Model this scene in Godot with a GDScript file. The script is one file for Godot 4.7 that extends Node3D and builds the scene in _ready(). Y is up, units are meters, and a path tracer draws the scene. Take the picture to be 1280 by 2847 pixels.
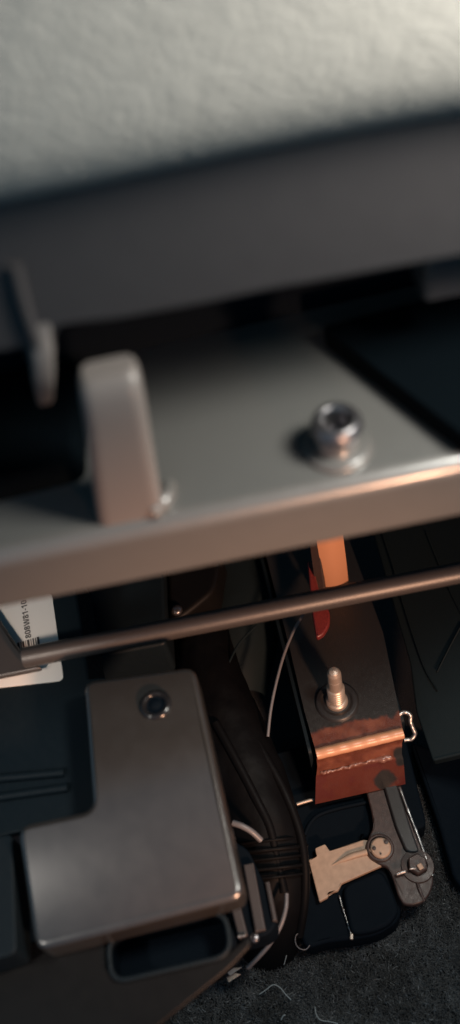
extends Node3D
# Under a car seat: grained cushion and trim above, the steel seat frame, a towel-bar, a bracket, a rusty seat rail and black carpet.

var M := {}
var O := Vector3.ZERO      # base of the thing being built: every mesh is stored relative to it
var names := {}

# ---------------------------------------------------------------- objects

func numbered(called: String) -> String:
	var n: int = names.get(called, 0)
	names[called] = n + 1
	return called if n == 0 else "%s_%03d" % [called, n]

func thing(called: String, label: String, category: String, at: Vector3, group := "") -> Node3D:
	var o := Node3D.new()
	o.name = numbered(called)
	add_child(o, true)
	o.position = at
	o.set_meta("label", label)
	o.set_meta("category", category)
	if group:
		o.set_meta("group", group)
	O = at
	return o

func begin(at := Vector3.ZERO) -> SurfaceTool:
	if at != Vector3.ZERO:
		O = at
	var st := SurfaceTool.new()
	st.begin(Mesh.PRIMITIVE_TRIANGLES)
	return st

func part(called: String, st: SurfaceTool, m: Material, parent: Node3D, label := "") -> MeshInstance3D:
	var mi := MeshInstance3D.new()
	mi.mesh = st.commit()
	mi.material_override = m
	mi.name = called
	parent.add_child(mi, true)
	if label:
		mi.set_meta("label", label)
	return mi

func single(called: String, st: SurfaceTool, m: Material, label: String, category: String, group := "") -> MeshInstance3D:
	var mi := MeshInstance3D.new()
	mi.mesh = st.commit()
	mi.material_override = m
	mi.name = numbered(called)
	add_child(mi, true)
	mi.position = O
	mi.set_meta("label", label)
	mi.set_meta("category", category)
	if group:
		mi.set_meta("group", group)
	return mi

func structure(called: String, st: SurfaceTool, m: Material, kind := "structure") -> MeshInstance3D:
	var mi := MeshInstance3D.new()
	mi.mesh = st.commit()
	mi.material_override = m
	mi.name = numbered(called)
	add_child(mi, true)
	mi.position = O
	mi.set_meta("kind", kind)
	return mi

# ---------------------------------------------------------------- mesh helpers

func tri(st: SurfaceTool, p: Array, n: Array, c: Array = []) -> void:
	var f: Vector3 = (p[1] - p[0]).cross(p[2] - p[0])
	if f.length_squared() < 1e-20:
		return
	var order := [0, 1, 2]
	if f.dot(n[0] + n[1] + n[2]) > 0.0:
		order = [0, 2, 1]
	for k in order:
		st.set_normal(n[k])
		if c.size():
			st.set_color(c[k])
		st.add_vertex(p[k] - O)

func quad(st: SurfaceTool, a: Vector3, b: Vector3, c: Vector3, d: Vector3, na: Vector3, nb: Vector3, nc: Vector3, nd: Vector3, cols: Array = []) -> void:
	if cols.size():
		tri(st, [a, b, c], [na, nb, nc], [cols[0], cols[1], cols[2]])
		tri(st, [a, c, d], [na, nc, nd], [cols[0], cols[2], cols[3]])
	else:
		tri(st, [a, b, c], [na, nb, nc])
		tri(st, [a, c, d], [na, nc, nd])

# rows of equal length joined to a smooth skin; wrap joins the last column to the first
func skin(st: SurfaceTool, rows: Array, wrap := false, out_from = null, tint = null) -> void:
	var nr := rows.size()
	var nc: int = rows[0].size()
	var nrm := []
	for i in nr:
		var line := PackedVector3Array()
		for j in nc:
			var ja := (j - 1 + nc) % nc if wrap else maxi(j - 1, 0)
			var jb := (j + 1) % nc if wrap else mini(j + 1, nc - 1)
			var du: Vector3 = rows[i][jb] - rows[i][ja]
			var dv: Vector3 = rows[mini(i + 1, nr - 1)][j] - rows[maxi(i - 1, 0)][j]
			var n := du.cross(dv).normalized()
			if n.length_squared() < 0.5:
				n = Vector3.UP
			line.append(n)
		nrm.append(line)
	var sgn := 1.0
	if out_from != null:
		var mid: Vector3 = rows[nr / 2][nc / 2]
		if (mid - out_from).dot(nrm[nr / 2][nc / 2]) < 0.0:
			sgn = -1.0
	for i in nr - 1:
		for j in (nc if wrap else nc - 1):
			var k := (j + 1) % nc
			var cols := []
			if tint != null:
				cols = [tint.call(rows[i][j]), tint.call(rows[i][k]), tint.call(rows[i + 1][k]), tint.call(rows[i + 1][j])]
			quad(st, rows[i][j], rows[i][k], rows[i + 1][k], rows[i + 1][j], nrm[i][j] * sgn, nrm[i][k] * sgn, nrm[i + 1][k] * sgn, nrm[i + 1][j] * sgn, cols)

func fan(st: SurfaceTool, ring: PackedVector3Array, n: Vector3) -> void:
	var c := Vector3.ZERO
	for p in ring:
		c += p
	c /= ring.size()
	for i in ring.size():
		tri(st, [c, ring[i], ring[(i + 1) % ring.size()]], [n, n, n])

# rounds the corners of a polyline in space; keeps a support point on both sides of each arc
func rounded(pts: Array, r: float, closed := true, n := 5) -> PackedVector3Array:
	var res := PackedVector3Array()
	var k := pts.size()
	for i in k:
		var p: Vector3 = pts[i]
		if not closed and (i == 0 or i == k - 1):
			res.append(p)
			continue
		var a: Vector3 = pts[(i - 1 + k) % k] - p
		var b: Vector3 = pts[(i + 1) % k] - p
		var t: float = minf(r, minf(a.length(), b.length()) * 0.42)
		var s := p + a.normalized() * t
		var e := p + b.normalized() * t
		res.append(s + a.normalized() * t * 0.12)
		for q in n + 1:
			var f := float(q) / n
			res.append(s.lerp(p, f).lerp(p.lerp(e, f), f))
		res.append(e + b.normalized() * t * 0.12)
	return res

# a solid sheet: outline in space (about planar), thickness vector, rounded upper edge
func slab(st: SurfaceTool, outline: PackedVector3Array, thick: Vector3, bev := 0.001, arcs := 4, lower := true, bend = null) -> void:
	var n := -thick.normalized()
	var ax := (outline[1] - outline[0])
	for q in outline.size():
		var e := outline[(q + 1) % outline.size()] - outline[q]
		if e.length() > ax.length():
			ax = e
	ax = (ax - n * ax.dot(n)).normalized()
	var ay := n.cross(ax)
	var flat := PackedVector2Array()
	for p in outline:
		flat.append(Vector2(p.dot(ax), p.dot(ay)))
	var area := 0.0
	var k := flat.size()
	for i in k:
		area += flat[i].cross(flat[(i + 1) % k])
	var turn := 1.0 if area > 0.0 else -1.0
	var outw := PackedVector3Array()
	for i in k:
		var d1 := (flat[i] - flat[(i - 1 + k) % k]).normalized()
		var d2 := (flat[(i + 1) % k] - flat[i]).normalized()
		var o2 := (Vector2(d1.y, -d1.x) + Vector2(d2.y, -d2.x)) * turn
		o2 = o2.normalized() if o2.length() > 1e-6 else Vector2(d1.y, -d1.x) * turn
		outw.append(ax * o2.x + ay * o2.y)
	var levels := []
	for q in arcs + 1:
		var f := PI / 2.0 * q / arcs
		levels.append([bev * (1.0 - sin(f)), bev * (1.0 - cos(f)), f])
	levels.append([0.0, thick.length() - (bev * 0.5 if lower else 0.0), PI / 2.0])
	if lower:
		levels.append([bev * 0.5, thick.length(), PI * 0.75])
	var rows := []
	for l: Array in levels:
		var row := PackedVector3Array()
		for i in k:
			var p: Vector3 = outline[i] - outw[i] * l[0] - n * l[1]
			row.append(p if bend == null else p - n * bend.call(p))
		rows.append(row)
	for q in levels.size() - 1:
		for i in k:
			var j := (i + 1) % k
			var c0: float = levels[q][2]
			var c1: float = levels[q + 1][2]
			quad(st, rows[q][i], rows[q][j], rows[q + 1][j], rows[q + 1][i], n * cos(c0) + outw[i] * sin(c0), n * cos(c0) + outw[j] * sin(c0), n * cos(c1) + outw[j] * sin(c1), n * cos(c1) + outw[i] * sin(c1))
	var ids := Geometry2D.triangulate_polygon(flat)
	if bend != null:
		bent_top(st, rows[0], n, ax, ay, bend)
	for i in range(0, ids.size(), 3):
		if bend == null:
			tri(st, [rows[0][ids[i]], rows[0][ids[i + 1]], rows[0][ids[i + 2]]], [n, n, n])
		tri(st, [rows[-1][ids[i]], rows[-1][ids[i + 1]], rows[-1][ids[i + 2]]], [-n, -n, -n])

# the upper face of a pressed sheet, cut into strips so that it can curve
func bent_top(st: SurfaceTool, rim: PackedVector3Array, n: Vector3, ax: Vector3, ay: Vector3, bend) -> void:
	var flat := PackedVector2Array()
	var lo := INF
	var hi := -INF
	var base := 0.0
	for p in rim:
		var q: Vector3 = p + n * bend.call(p)
		base = q.dot(n)
		flat.append(Vector2(q.dot(ax), q.dot(ay)))
		lo = minf(lo, q.z)
		hi = maxf(hi, q.z)
	var strips := 40
	for s in strips:
		var a := lo + (hi - lo) * s / strips
		var b := lo + (hi - lo) * (s + 1) / strips
		var band := PackedVector2Array()
		for c in [Vector3(-1, 0, a), Vector3(1, 0, a), Vector3(1, 0, b), Vector3(-1, 0, b)]:
			band.append(Vector2(c.dot(ax), c.dot(ay)))
		for piece in Geometry2D.intersect_polygons(flat, band):
			var ids := Geometry2D.triangulate_polygon(piece)
			for i in range(0, ids.size(), 3):
				var ps := []
				var ns := []
				for k in 3:
					var f: Vector2 = piece[ids[i + k]]
					var p := ax * f.x + ay * f.y + n * base
					var dz: float = (bend.call(p + Vector3(0, 0, 0.0005)) - bend.call(p)) / 0.0005
					ps.append(p - n * bend.call(p))
					ns.append((n + Vector3(0, 0, dz)).normalized())
				tri(st, ps, ns)

# closed profile (in the y/z plane of a frame) swept straight between two points
func sweep(st: SurfaceTool, profile: PackedVector3Array, a: Vector3, b: Vector3) -> void:
	var ra := PackedVector3Array()
	var rb := PackedVector3Array()
	for p in profile:
		ra.append(a + p)
		rb.append(b + p)
	var k := profile.size()
	var along := (b - a).normalized()
	var nrm := PackedVector3Array()
	var area := Vector3.ZERO
	for i in k:
		area += profile[i].cross(profile[(i + 1) % k])
	var turn := 1.0 if area.dot(along) > 0.0 else -1.0
	for i in k:
		var d := (profile[(i + 1) % k] - profile[i]).normalized() + (profile[i] - profile[(i - 1 + k) % k]).normalized()
		nrm.append(d.cross(along).normalized() * turn)
	for i in k:
		var j := (i + 1) % k
		quad(st, ra[i], ra[j], rb[j], rb[i], nrm[i], nrm[j], nrm[j], nrm[i])
	var ax := Vector3.UP
	var ay := along.cross(ax).normalized()
	var flat := PackedVector2Array()
	for p in profile:
		flat.append(Vector2(p.dot(ax), p.dot(ay)))
	var ids := Geometry2D.triangulate_polygon(flat)
	for i in range(0, ids.size(), 3):
		tri(st, [ra[ids[i]], ra[ids[i + 1]], ra[ids[i + 2]]], [-along, -along, -along])
		tri(st, [rb[ids[i]], rb[ids[i + 1]], rb[ids[i + 2]]], [along, along, along])

func smooth_path(pts: Array, per := 6) -> PackedVector3Array:
	var c := Curve3D.new()
	c.bake_interval = 0.0005
	for i in pts.size():
		var a: Vector3 = pts[maxi(i - 1, 0)]
		var b: Vector3 = pts[mini(i + 1, pts.size() - 1)]
		var t := (b - a) / 6.0
		c.add_point(pts[i], -t, t)
	var res := PackedVector3Array()
	var n := (pts.size() - 1) * per
	var total := c.get_baked_length()
	for i in n + 1:
		res.append(c.sample_baked(total * i / n, true))
	return res

# round bar along a path; shape(t, angle) scales the radius
func tube(st: SurfaceTool, path: PackedVector3Array, r: float, sides := 10, shape = null, caps := true) -> void:
	var rows := []
	var up := Vector3.UP
	var first := (path[1] - path[0]).normalized()
	if absf(first.dot(up)) > 0.9:
		up = Vector3.RIGHT
	var side := first.cross(up).normalized()
	for i in path.size():
		var d := (path[mini(i + 1, path.size() - 1)] - path[maxi(i - 1, 0)]).normalized()
		side = (side - d * side.dot(d)).normalized()
		var oth := d.cross(side)
		var row := PackedVector3Array()
		for j in sides:
			var a := TAU * j / sides
			var k := r
			if shape != null:
				k = r * shape.call(float(i) / (path.size() - 1), a)
			row.append(path[i] + (side * cos(a) + oth * sin(a)) * k)
		rows.append(row)
	skin(st, rows, true, path[path.size() / 2])
	if caps:
		fan(st, rows[0], (path[0] - path[1]).normalized())
		fan(st, rows[-1], (path[-1] - path[-2]).normalized())

# turned shape: profile of Vector2(radius, height) about an axis
func lathe(st: SurfaceTool, at: Vector3, axis: Vector3, profile: Array, sides := 32, hexes := []) -> void:
	var up := axis.normalized()
	var e := up.cross(Vector3(0.3, 0.1, 1)).normalized()
	var f := up.cross(e)
	for i in profile.size() - 1:
		var a: Vector2 = profile[i]
		var b: Vector2 = profile[i + 1]
		var d := (b - a).normalized()
		var n2 := Vector2(d.y, -d.x)
		for j in sides:
			var p := []
			var n := []
			for q in [[a, j], [a, j + 1], [b, j + 1], [b, j]]:
				var g: float = TAU * q[1] / sides
				var w := e * cos(g) + f * sin(g)
				var rr: float = q[0].x
				if i in hexes:
					var m := fposmod(g, PI / 3.0) - PI / 6.0
					rr *= cos(PI / 6.0) / cos(m)
				p.append(at + w * rr + up * q[0].y)
				n.append(w * n2.x + up * n2.y)
			quad(st, p[0], p[1], p[2], p[3], n[0], n[1], n[2], n[3])

func round_profile(pts: Array, r: float, n := 3) -> Array:
	var v := []
	for p in pts:
		v.append(Vector3(p.x, p.y, 0))
	var res := []
	for p in rounded(v, r, false, n):
		res.append(Vector2(p.x, p.y))
	return res

func ring_rect(c: Vector3, ex: Vector3, ez: Vector3, w: float, d: float, r: float) -> PackedVector3Array:
	return rounded([c - ex * w / 2 - ez * d / 2, c + ex * w / 2 - ez * d / 2, c + ex * w / 2 + ez * d / 2, c - ex * w / 2 + ez * d / 2], r, true, 6)

func block(st: SurfaceTool, c: Vector3, size: Vector3, bev := 0.0015, turn := 0.0) -> void:
	var b := Basis(Vector3.UP, turn)
	var ex := b.x * size.x / 2.0
	var ez := b.z * size.z / 2.0
	var t := c + Vector3.UP * size.y / 2.0
	slab(st, rounded([t - ex - ez, t + ex - ez, t + ex + ez, t - ex + ez], bev, true, 3), Vector3.DOWN * size.y, bev, 3)

# ---------------------------------------------------------------- materials

func lin(r: float, g: float, b: float) -> Color:
	return Color(r, g, b).linear_to_srgb()

func noise(kind: int, freq: float, sd: int, size := 512, octaves := 4, ramp: Gradient = null) -> NoiseTexture2D:
	var f := FastNoiseLite.new()
	f.noise_type = kind
	f.frequency = freq
	f.seed = sd
	f.fractal_octaves = octaves
	if kind == FastNoiseLite.TYPE_CELLULAR:
		f.cellular_return_type = FastNoiseLite.RETURN_DISTANCE
		f.cellular_jitter = 1.0
	var t := NoiseTexture2D.new()
	t.width = size
	t.height = size
	t.seamless = true
	t.noise = f
	t.color_ramp = ramp
	return t

func ramp(a: float, b: float) -> Gradient:
	var g := Gradient.new()
	g.set_color(0, Color(a, a, a))
	g.set_color(1, Color(b, b, b))
	return g

# rough: roughness range; cm: relief height; metres: how much of the surface one texture covers
func mat(color: Color, rough: Vector2, cm := 0.0, metres := 0.05, metal := 0.0, height: Texture2D = null, grey: Texture2D = null) -> StandardMaterial3D:
	var m := StandardMaterial3D.new()
	m.albedo_color = color
	m.metallic = metal
	m.roughness = rough.y
	m.uv1_triplanar = true
	m.uv1_scale = Vector3.ONE / metres
	if rough.x != rough.y:
		m.roughness_texture = noise(FastNoiseLite.TYPE_SIMPLEX_SMOOTH, 0.02, int(rough.x * 1000), 256, 4, ramp(rough.x / rough.y, 1.0))
		m.roughness_texture_channel = BaseMaterial3D.TEXTURE_CHANNEL_RED
	if cm > 0.0:
		m.heightmap_enabled = true
		m.heightmap_scale = cm
		m.heightmap_texture = height
	if grey:
		m.albedo_texture = grey
	return m

func materials() -> void:
	var fine := noise(FastNoiseLite.TYPE_SIMPLEX_SMOOTH, 0.06, 3, 512, 4)
	var grain := noise(FastNoiseLite.TYPE_CELLULAR, 0.032, 11, 512, 2)
	var wear := noise(FastNoiseLite.TYPE_SIMPLEX_SMOOTH, 0.012, 21, 512, 5, ramp(0.72, 1.0))
	M.leather = mat(lin(0.43, 0.405, 0.37), Vector2(0.5, 0.62), 0.055, 0.044, 0.0, grain, noise(FastNoiseLite.TYPE_SIMPLEX_SMOOTH, 0.02, 5, 512, 4, ramp(0.88, 1.0)))
	M.trim = mat(lin(0.046, 0.041, 0.042), Vector2(0.45, 0.55))
	M.black = mat(lin(0.006, 0.011, 0.015), Vector2(0.45, 0.6), 0.004, 0.02, 0.0, fine)
	M.black.metallic_specular = 0.3
	M.steel = mat(lin(0.115, 0.113, 0.108), Vector2(0.30, 0.38), 0.0, 0.06)
	M.steel.metallic_specular = 0.7
	M.post = mat(lin(0.16, 0.14, 0.13), Vector2(0.34, 0.42), 0.0, 0.06)
	M.cover = mat(lin(0.028, 0.0255, 0.0235), Vector2(0.28, 0.36), 0.0, 0.06)
	M.cover.metallic_specular = 0.8
	for k in [M.steel, M.cover]:
		k.clearcoat_enabled = true
		k.clearcoat = 1.0
		k.clearcoat_roughness = 0.2
	M.gloss = mat(lin(0.012, 0.012, 0.013), Vector2(0.18, 0.24), 0.0, 0.02)
	M.bright = mat(lin(0.42, 0.41, 0.40), Vector2(0.28, 0.4), 0.004, 0.01, 0.9, fine)
	M.bolt = mat(lin(0.22, 0.21, 0.22), Vector2(0.25, 0.36), 0.003, 0.01, 0.9, fine)
	M.brass = mat(lin(0.46, 0.39, 0.33), Vector2(0.32, 0.45), 0.004, 0.01, 0.6, fine)
	M.rod = mat(lin(0.046, 0.042, 0.041), Vector2(0.36, 0.46), 0.004, 0.008, 0.0, fine)
	M.rod.metallic_specular = 0.6
	M.paper = mat(lin(0.78, 0.74, 0.70), Vector2(0.6, 0.7), 0.002, 0.02, 0.0, fine)
	M.ink = mat(lin(0.05, 0.045, 0.045), Vector2(0.7, 0.7))
	M.rust = mat(Color.WHITE, Vector2(0.26, 0.42), 0.008, 0.02, 0.0, fine)
	M.rust.vertex_color_use_as_albedo = true
	M.orange = mat(lin(0.54, 0.27, 0.155), Vector2(0.28, 0.40), 0.003, 0.02, 0.0, fine)
	M.red = mat(lin(0.20, 0.030, 0.028), Vector2(0.3, 0.45), 0.006, 0.01, 0.0, fine, wear)
	M.weld = mat(lin(0.19, 0.085, 0.062), Vector2(0.24, 0.34), 0.0, 0.02)
	M.beige = mat(lin(0.46, 0.325, 0.232), Vector2(0.45, 0.6), 0.002, 0.02, 0.0, fine, noise(FastNoiseLite.TYPE_SIMPLEX_SMOOTH, 0.015, 8, 256, 3, ramp(0.9, 1.0)))
	M.foot = mat(lin(0.055, 0.033, 0.028), Vector2(0.35, 0.55), 0.005, 0.02, 0.0, fine, wear)
	M.tape = mat(lin(0.0035, 0.0036, 0.0042), Vector2(0.45, 0.62), 0.012, 0.05, 0.0, noise(FastNoiseLite.TYPE_SIMPLEX_SMOOTH, 0.02, 13, 512, 5))
	M.tape.metallic_specular = 0.2
	M.rubber = mat(lin(0.004, 0.007, 0.011), Vector2(0.55, 0.7), 0.006, 0.02, 0.0, fine)
	M.rubber.metallic_specular = 0.12
	M.shade_black = mat(lin(0.0022, 0.0038, 0.0052), Vector2(0.8, 0.9), 0.0, 0.05)  # near black for the two slabs that stand in for shade
	M.shade_black.metallic_specular = 0.08
	M.wire = mat(lin(0.13, 0.13, 0.14), Vector2(0.35, 0.45))
	M.console = mat(lin(0.009, 0.015, 0.018), Vector2(0.45, 0.6), 0.004, 0.02, 0.0, fine)
	M.console.metallic_specular = 0.25
	M.sheet = mat(lin(0.006, 0.0055, 0.0055), Vector2(0.40, 0.5), 0.0, 0.05)
	M.sheet.metallic_specular = 0.3
	M.rail = mat(lin(0.019, 0.019, 0.020), Vector2(0.34, 0.46), 0.003, 0.02, 0.0, fine)
	M.lint = mat(lin(0.26, 0.28, 0.28), Vector2(0.8, 0.8))
	M.floor = mat(lin(0.018, 0.020, 0.023), Vector2(0.9, 0.95), 0.08, 0.03, 0.0, fine)
	M.pile = mat(Color.WHITE, Vector2(0.75, 0.75))
	M.pile.vertex_color_use_as_albedo = true
	M.pile.rim_enabled = true
	M.pile.rim = 0.4

# ---------------------------------------------------------------- camera and light

func camera_and_light() -> void:
	var cam := Camera3D.new()
	var lens := CameraAttributesPhysical.new()
	lens.frustum_focal_length = 20.7846
	lens.exposure_aperture = 2.4
	lens.frustum_focus_distance = 0.468
	lens.frustum_near = 0.01
	lens.frustum_far = 50.0
	cam.attributes = lens
	cam.fov = 60
	cam.near = 0.01
	cam.far = 50.0
	cam.position = Vector3(0, 0.5, 0)
	cam.rotation_order = EULER_ORDER_YXZ
	cam.rotation_degrees = Vector3(-52, 0, -13)
	cam.name = "camera"
	add_child(cam)
	cam.current = true
	var we := WorldEnvironment.new()
	var env := Environment.new()
	env.background_mode = Environment.BG_COLOR
	env.background_color = lin(0.06, 0.14, 0.21)
	env.tonemap_mode = Environment.TONE_MAPPER_LINEAR
	env.tonemap_exposure = 1.0
	env.sdfgi_enabled = true
	env.ssao_enabled = true
	env.ssil_enabled = true
	we.environment = env
	we.name = "surroundings"
	add_child(we)
	# cool daylight through the open door, close on the right
	area("door_daylight", Vector3(0.165, 0.48, -0.130), Vector3(0.05, 0.37, -0.20), Vector2(0.07, 0.07), Color(1.0, 0.99, 0.95), 0.115)
	# added narrow spot for a highlight along the bracket cover's left edge
	spot("edge_fill_light", Vector3(-0.32, 0.50, 0.0), Vector3(-0.11, 0.14, -0.12), 14.0, Color(1.0, 0.97, 0.93), 0.055)
	# warm torch held low in front of the seat
	spot("torch", Vector3(0.13, 0.285, 0.21), Vector3(0.0, 0.155, -0.18), 25.0, Color(1.0, 0.76, 0.61), 0.34)
	# added unseen spot that only brightens the sticker
	spot("sticker_fill_light", Vector3(-0.17, 0.35, -0.04), Vector3(-0.115, 0.13, -0.245), 10.0, Color(1.0, 0.93, 0.86), 0.055)

func spot(called: String, at: Vector3, towards: Vector3, angle: float, color: Color, energy: float) -> void:
	var l := SpotLight3D.new()
	l.name = called
	l.spot_angle = angle
	l.spot_angle_attenuation = 1.0
	l.spot_range = 3.0
	l.spot_attenuation = 2.0
	l.light_color = color
	l.light_energy = energy
	l.light_size = 0.02
	l.shadow_enabled = true
	add_child(l)
	l.look_at_from_position(at, towards)

func area(called: String, at: Vector3, towards: Vector3, size: Vector2, color: Color, energy: float) -> void:
	var l := AreaLight3D.new()
	l.name = called
	l.area_size = size
	l.light_color = color
	l.light_energy = energy
	l.shadow_enabled = true
	add_child(l)
	l.look_at_from_position(at, towards)

# ---------------------------------------------------------------- the place

func ground() -> void:
	var st := begin(Vector3(0, -0.002, 0))
	var rows := []
	for i in 61:
		var row := PackedVector3Array()
		for j in 61:
			var x := -0.6 + 1.2 * j / 60.0
			var z := -0.75 + 1.2 * i / 60.0
			row.append(Vector3(x, -0.002 + 0.0015 * sin(x * 70.0 + z * 40.0) * sin(z * 55.0), z))
		rows.append(row)
	skin(st, rows, false, Vector3(0, -5, 0))
	structure("carpet_floor", st, M.floor)
	# pile fibres: more of them where the carpet is open to view
	var blade := SurfaceTool.new()
	blade.begin(Mesh.PRIMITIVE_TRIANGLES)
	var keep := O
	O = Vector3.ZERO
	tube(blade, smooth_path([Vector3.ZERO, Vector3(0.0004, 0.0014, 0), Vector3(0.0013, 0.0026, 0.0004)], 2), 0.00022, 4, func(t, _a): return 1.0 - 0.7 * t, false)
	O = keep
	var mm := MultiMesh.new()
	mm.transform_format = MultiMesh.TRANSFORM_3D
	mm.use_colors = true
	mm.mesh = blade.commit()
	var n := 70000
	mm.instance_count = n
	var rng := RandomNumberGenerator.new()
	rng.seed = 77
	var tone := FastNoiseLite.new()
	tone.frequency = 130.0
	tone.seed = 4
	for i in n:
		var x := rng.randf_range(-0.12, 0.10)
		var z := rng.randf_range(-0.17, -0.03)
		var lean: float = tone.get_noise_2d(x + 3.0, z) * 2.5 + rng.randf_range(-0.9, 0.9)
		var tall := 0.8 + 1.1 * tone.get_noise_2d(x, z + 7.0) + rng.randf_range(-0.2, 0.5)
		var b := Basis(Vector3.UP, rng.randf() * TAU) * Basis(Vector3(0, 0, 1), lean * 0.6)
		mm.set_instance_transform(i, Transform3D(b.scaled(Vector3(1.2, maxf(0.5, tall), 1.2)), Vector3(x, -0.0015, z)))
		var g := 0.020 + 0.11 * maxf(0.0, tone.get_noise_2d(x * 0.9, z * 0.9)) + 0.055 * tone.get_noise_2d(x * 0.2 + 9.0, z * 0.2) + (0.16 if rng.randf() < 0.035 else 0.0) + rng.randf_range(-0.012, 0.02)
		g = maxf(g, 0.006)
		mm.set_instance_color(i, Color(g * 0.94, g, g * 1.06))
	var mi := MultiMeshInstance3D.new()
	mi.multimesh = mm
	mi.material_override = M.pile
	mi.name = "carpet_pile"
	mi.set_meta("kind", "stuff")
	mi.set_meta("label", "short dark grey carpet pile under the seat")
	add_child(mi)

func back_wall() -> void:
	var st := begin(Vector3(0, 0, -0.5))
	block(st, Vector3(0.0, 0.2, -0.5), Vector3(1.1, 0.42, 0.02), 0.002)
	structure("footwell_wall", st, M.black)

func seat() -> void:
	# cushion: a thick rounded body seen from just in front
	var root := thing("seat_cushion", "pale grey grained leather seat cushion bulging over the whole top of the view", "seat cushion", Vector3(0.02, 0.39, -0.2))
	var prof := [Vector2(-0.42, 0.405), Vector2(-0.30, 0.398), Vector2(-0.215, 0.392), Vector2(-0.195, 0.3905), Vector2(-0.186, 0.3935), Vector2(-0.1805, 0.400), Vector2(-0.178, 0.410), Vector2(-0.1765, 0.425), Vector2(-0.176, 0.45), Vector2(-0.179, 0.475), Vector2(-0.19, 0.498), Vector2(-0.215, 0.515), Vector2(-0.26, 0.524), Vector2(-0.34, 0.526), Vector2(-0.44, 0.522)]
	var pv := []
	for p in prof:
		pv.append(Vector3(0, 0.5 - (0.5 - p.y) * 1.035, p.x - 0.0062))
	var fine_prof := smooth_path(pv, 5)
	var st := begin()
	var rows := []
	for i in 41:
		var x := -0.26 + 0.58 * i / 40.0
		var row := PackedVector3Array()
		for p in fine_prof:
			var sag := -0.0025 - 0.065 * x if x < 0.12 else -0.0103
			row.append(Vector3(x, p.y + sag * clampf(1.0 - (p.y - 0.385) / 0.11, 0.0, 1.0) + 0.0008 * sin(x * 31.0), p.z + 0.0012 * sin(x * 23.0 + p.y * 40.0)))
		rows.append(row)
	skin(st, rows, false, Vector3(0.02, 0.45, -0.35))
	part("leather_cover", st, M.leather, root)

	# plastic skirt under the cushion
	root = thing("seat_trim", "smooth dark brown plastic trim panel running beneath the pale cushion", "seat trim", Vector3(0.02, 0.35, -0.21))
	st = begin()
	var edge := rounded([Vector3(0.23559, 0.32454, -0.2), Vector3(0.02737, 0.33821, -0.2), Vector3(0.00205, 0.339, -0.2), Vector3(-0.02147, 0.34061, -0.2), Vector3(-0.03657, 0.34202, -0.2), Vector3(-0.03941, 0.33055, -0.2), Vector3(-0.04679, 0.33281, -0.2), Vector3(-0.04687, 0.33771, -0.2), Vector3(-0.12167, 0.34635, -0.2), Vector3(-0.2, 0.393, -0.2), Vector3(0.26, 0.384, -0.2)], 0.004, true, 4)
	slab(st, edge, Vector3(0, 0, -0.004), 0.0018, 4)
	part("skirt", st, M.trim, root)
	st = begin()
	tube(st, smooth_path([Vector3(-0.04, 0.36598, -0.1995), Vector3(-0.04168, 0.35162, -0.1995), Vector3(-0.04258, 0.33547, -0.1995)], 6), 0.0018, 8)
	part("moulding_line", st, M.trim, root)
	# tab that hangs from its left end
	st = begin()
	var tb := []
	for k in [[Vector3(-0.03884, 0.34531, -0.2), 0.0062], [Vector3(-0.04121, 0.33962, -0.1985), 0.0064], [Vector3(-0.04167, 0.33673, -0.197), 0.0066], [Vector3(-0.0437, 0.32891, -0.197), 0.0066], [Vector3(-0.0452, 0.32308, -0.199), 0.0060], [Vector3(-0.04839, 0.31025, -0.206), 0.005]]:
		tb.append(ring_rect(k[0] + Vector3(0, 0, -0.003), Vector3(1, 0, 0), Vector3(0, 0, 1), k[1], 0.006, 0.0022))
	skin(st, tb, true, Vector3(-0.042, 0.335, -0.203))
	fan(st, tb[-1], Vector3.DOWN)
	part("hanging_tab", st, M.post, root, "small pinkish tab hanging from the trim's left end")
	st = begin()
	slab(st, rounded([Vector3(-0.2, 0.40, -0.262), Vector3(0.2, 0.40, -0.262), Vector3(0.2, 0.262, -0.262), Vector3(-0.2, 0.262, -0.262)], 0.002), Vector3(0, 0, -0.004), 0.001)
	part("inner_wall", st, M.rubber, root)

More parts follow.
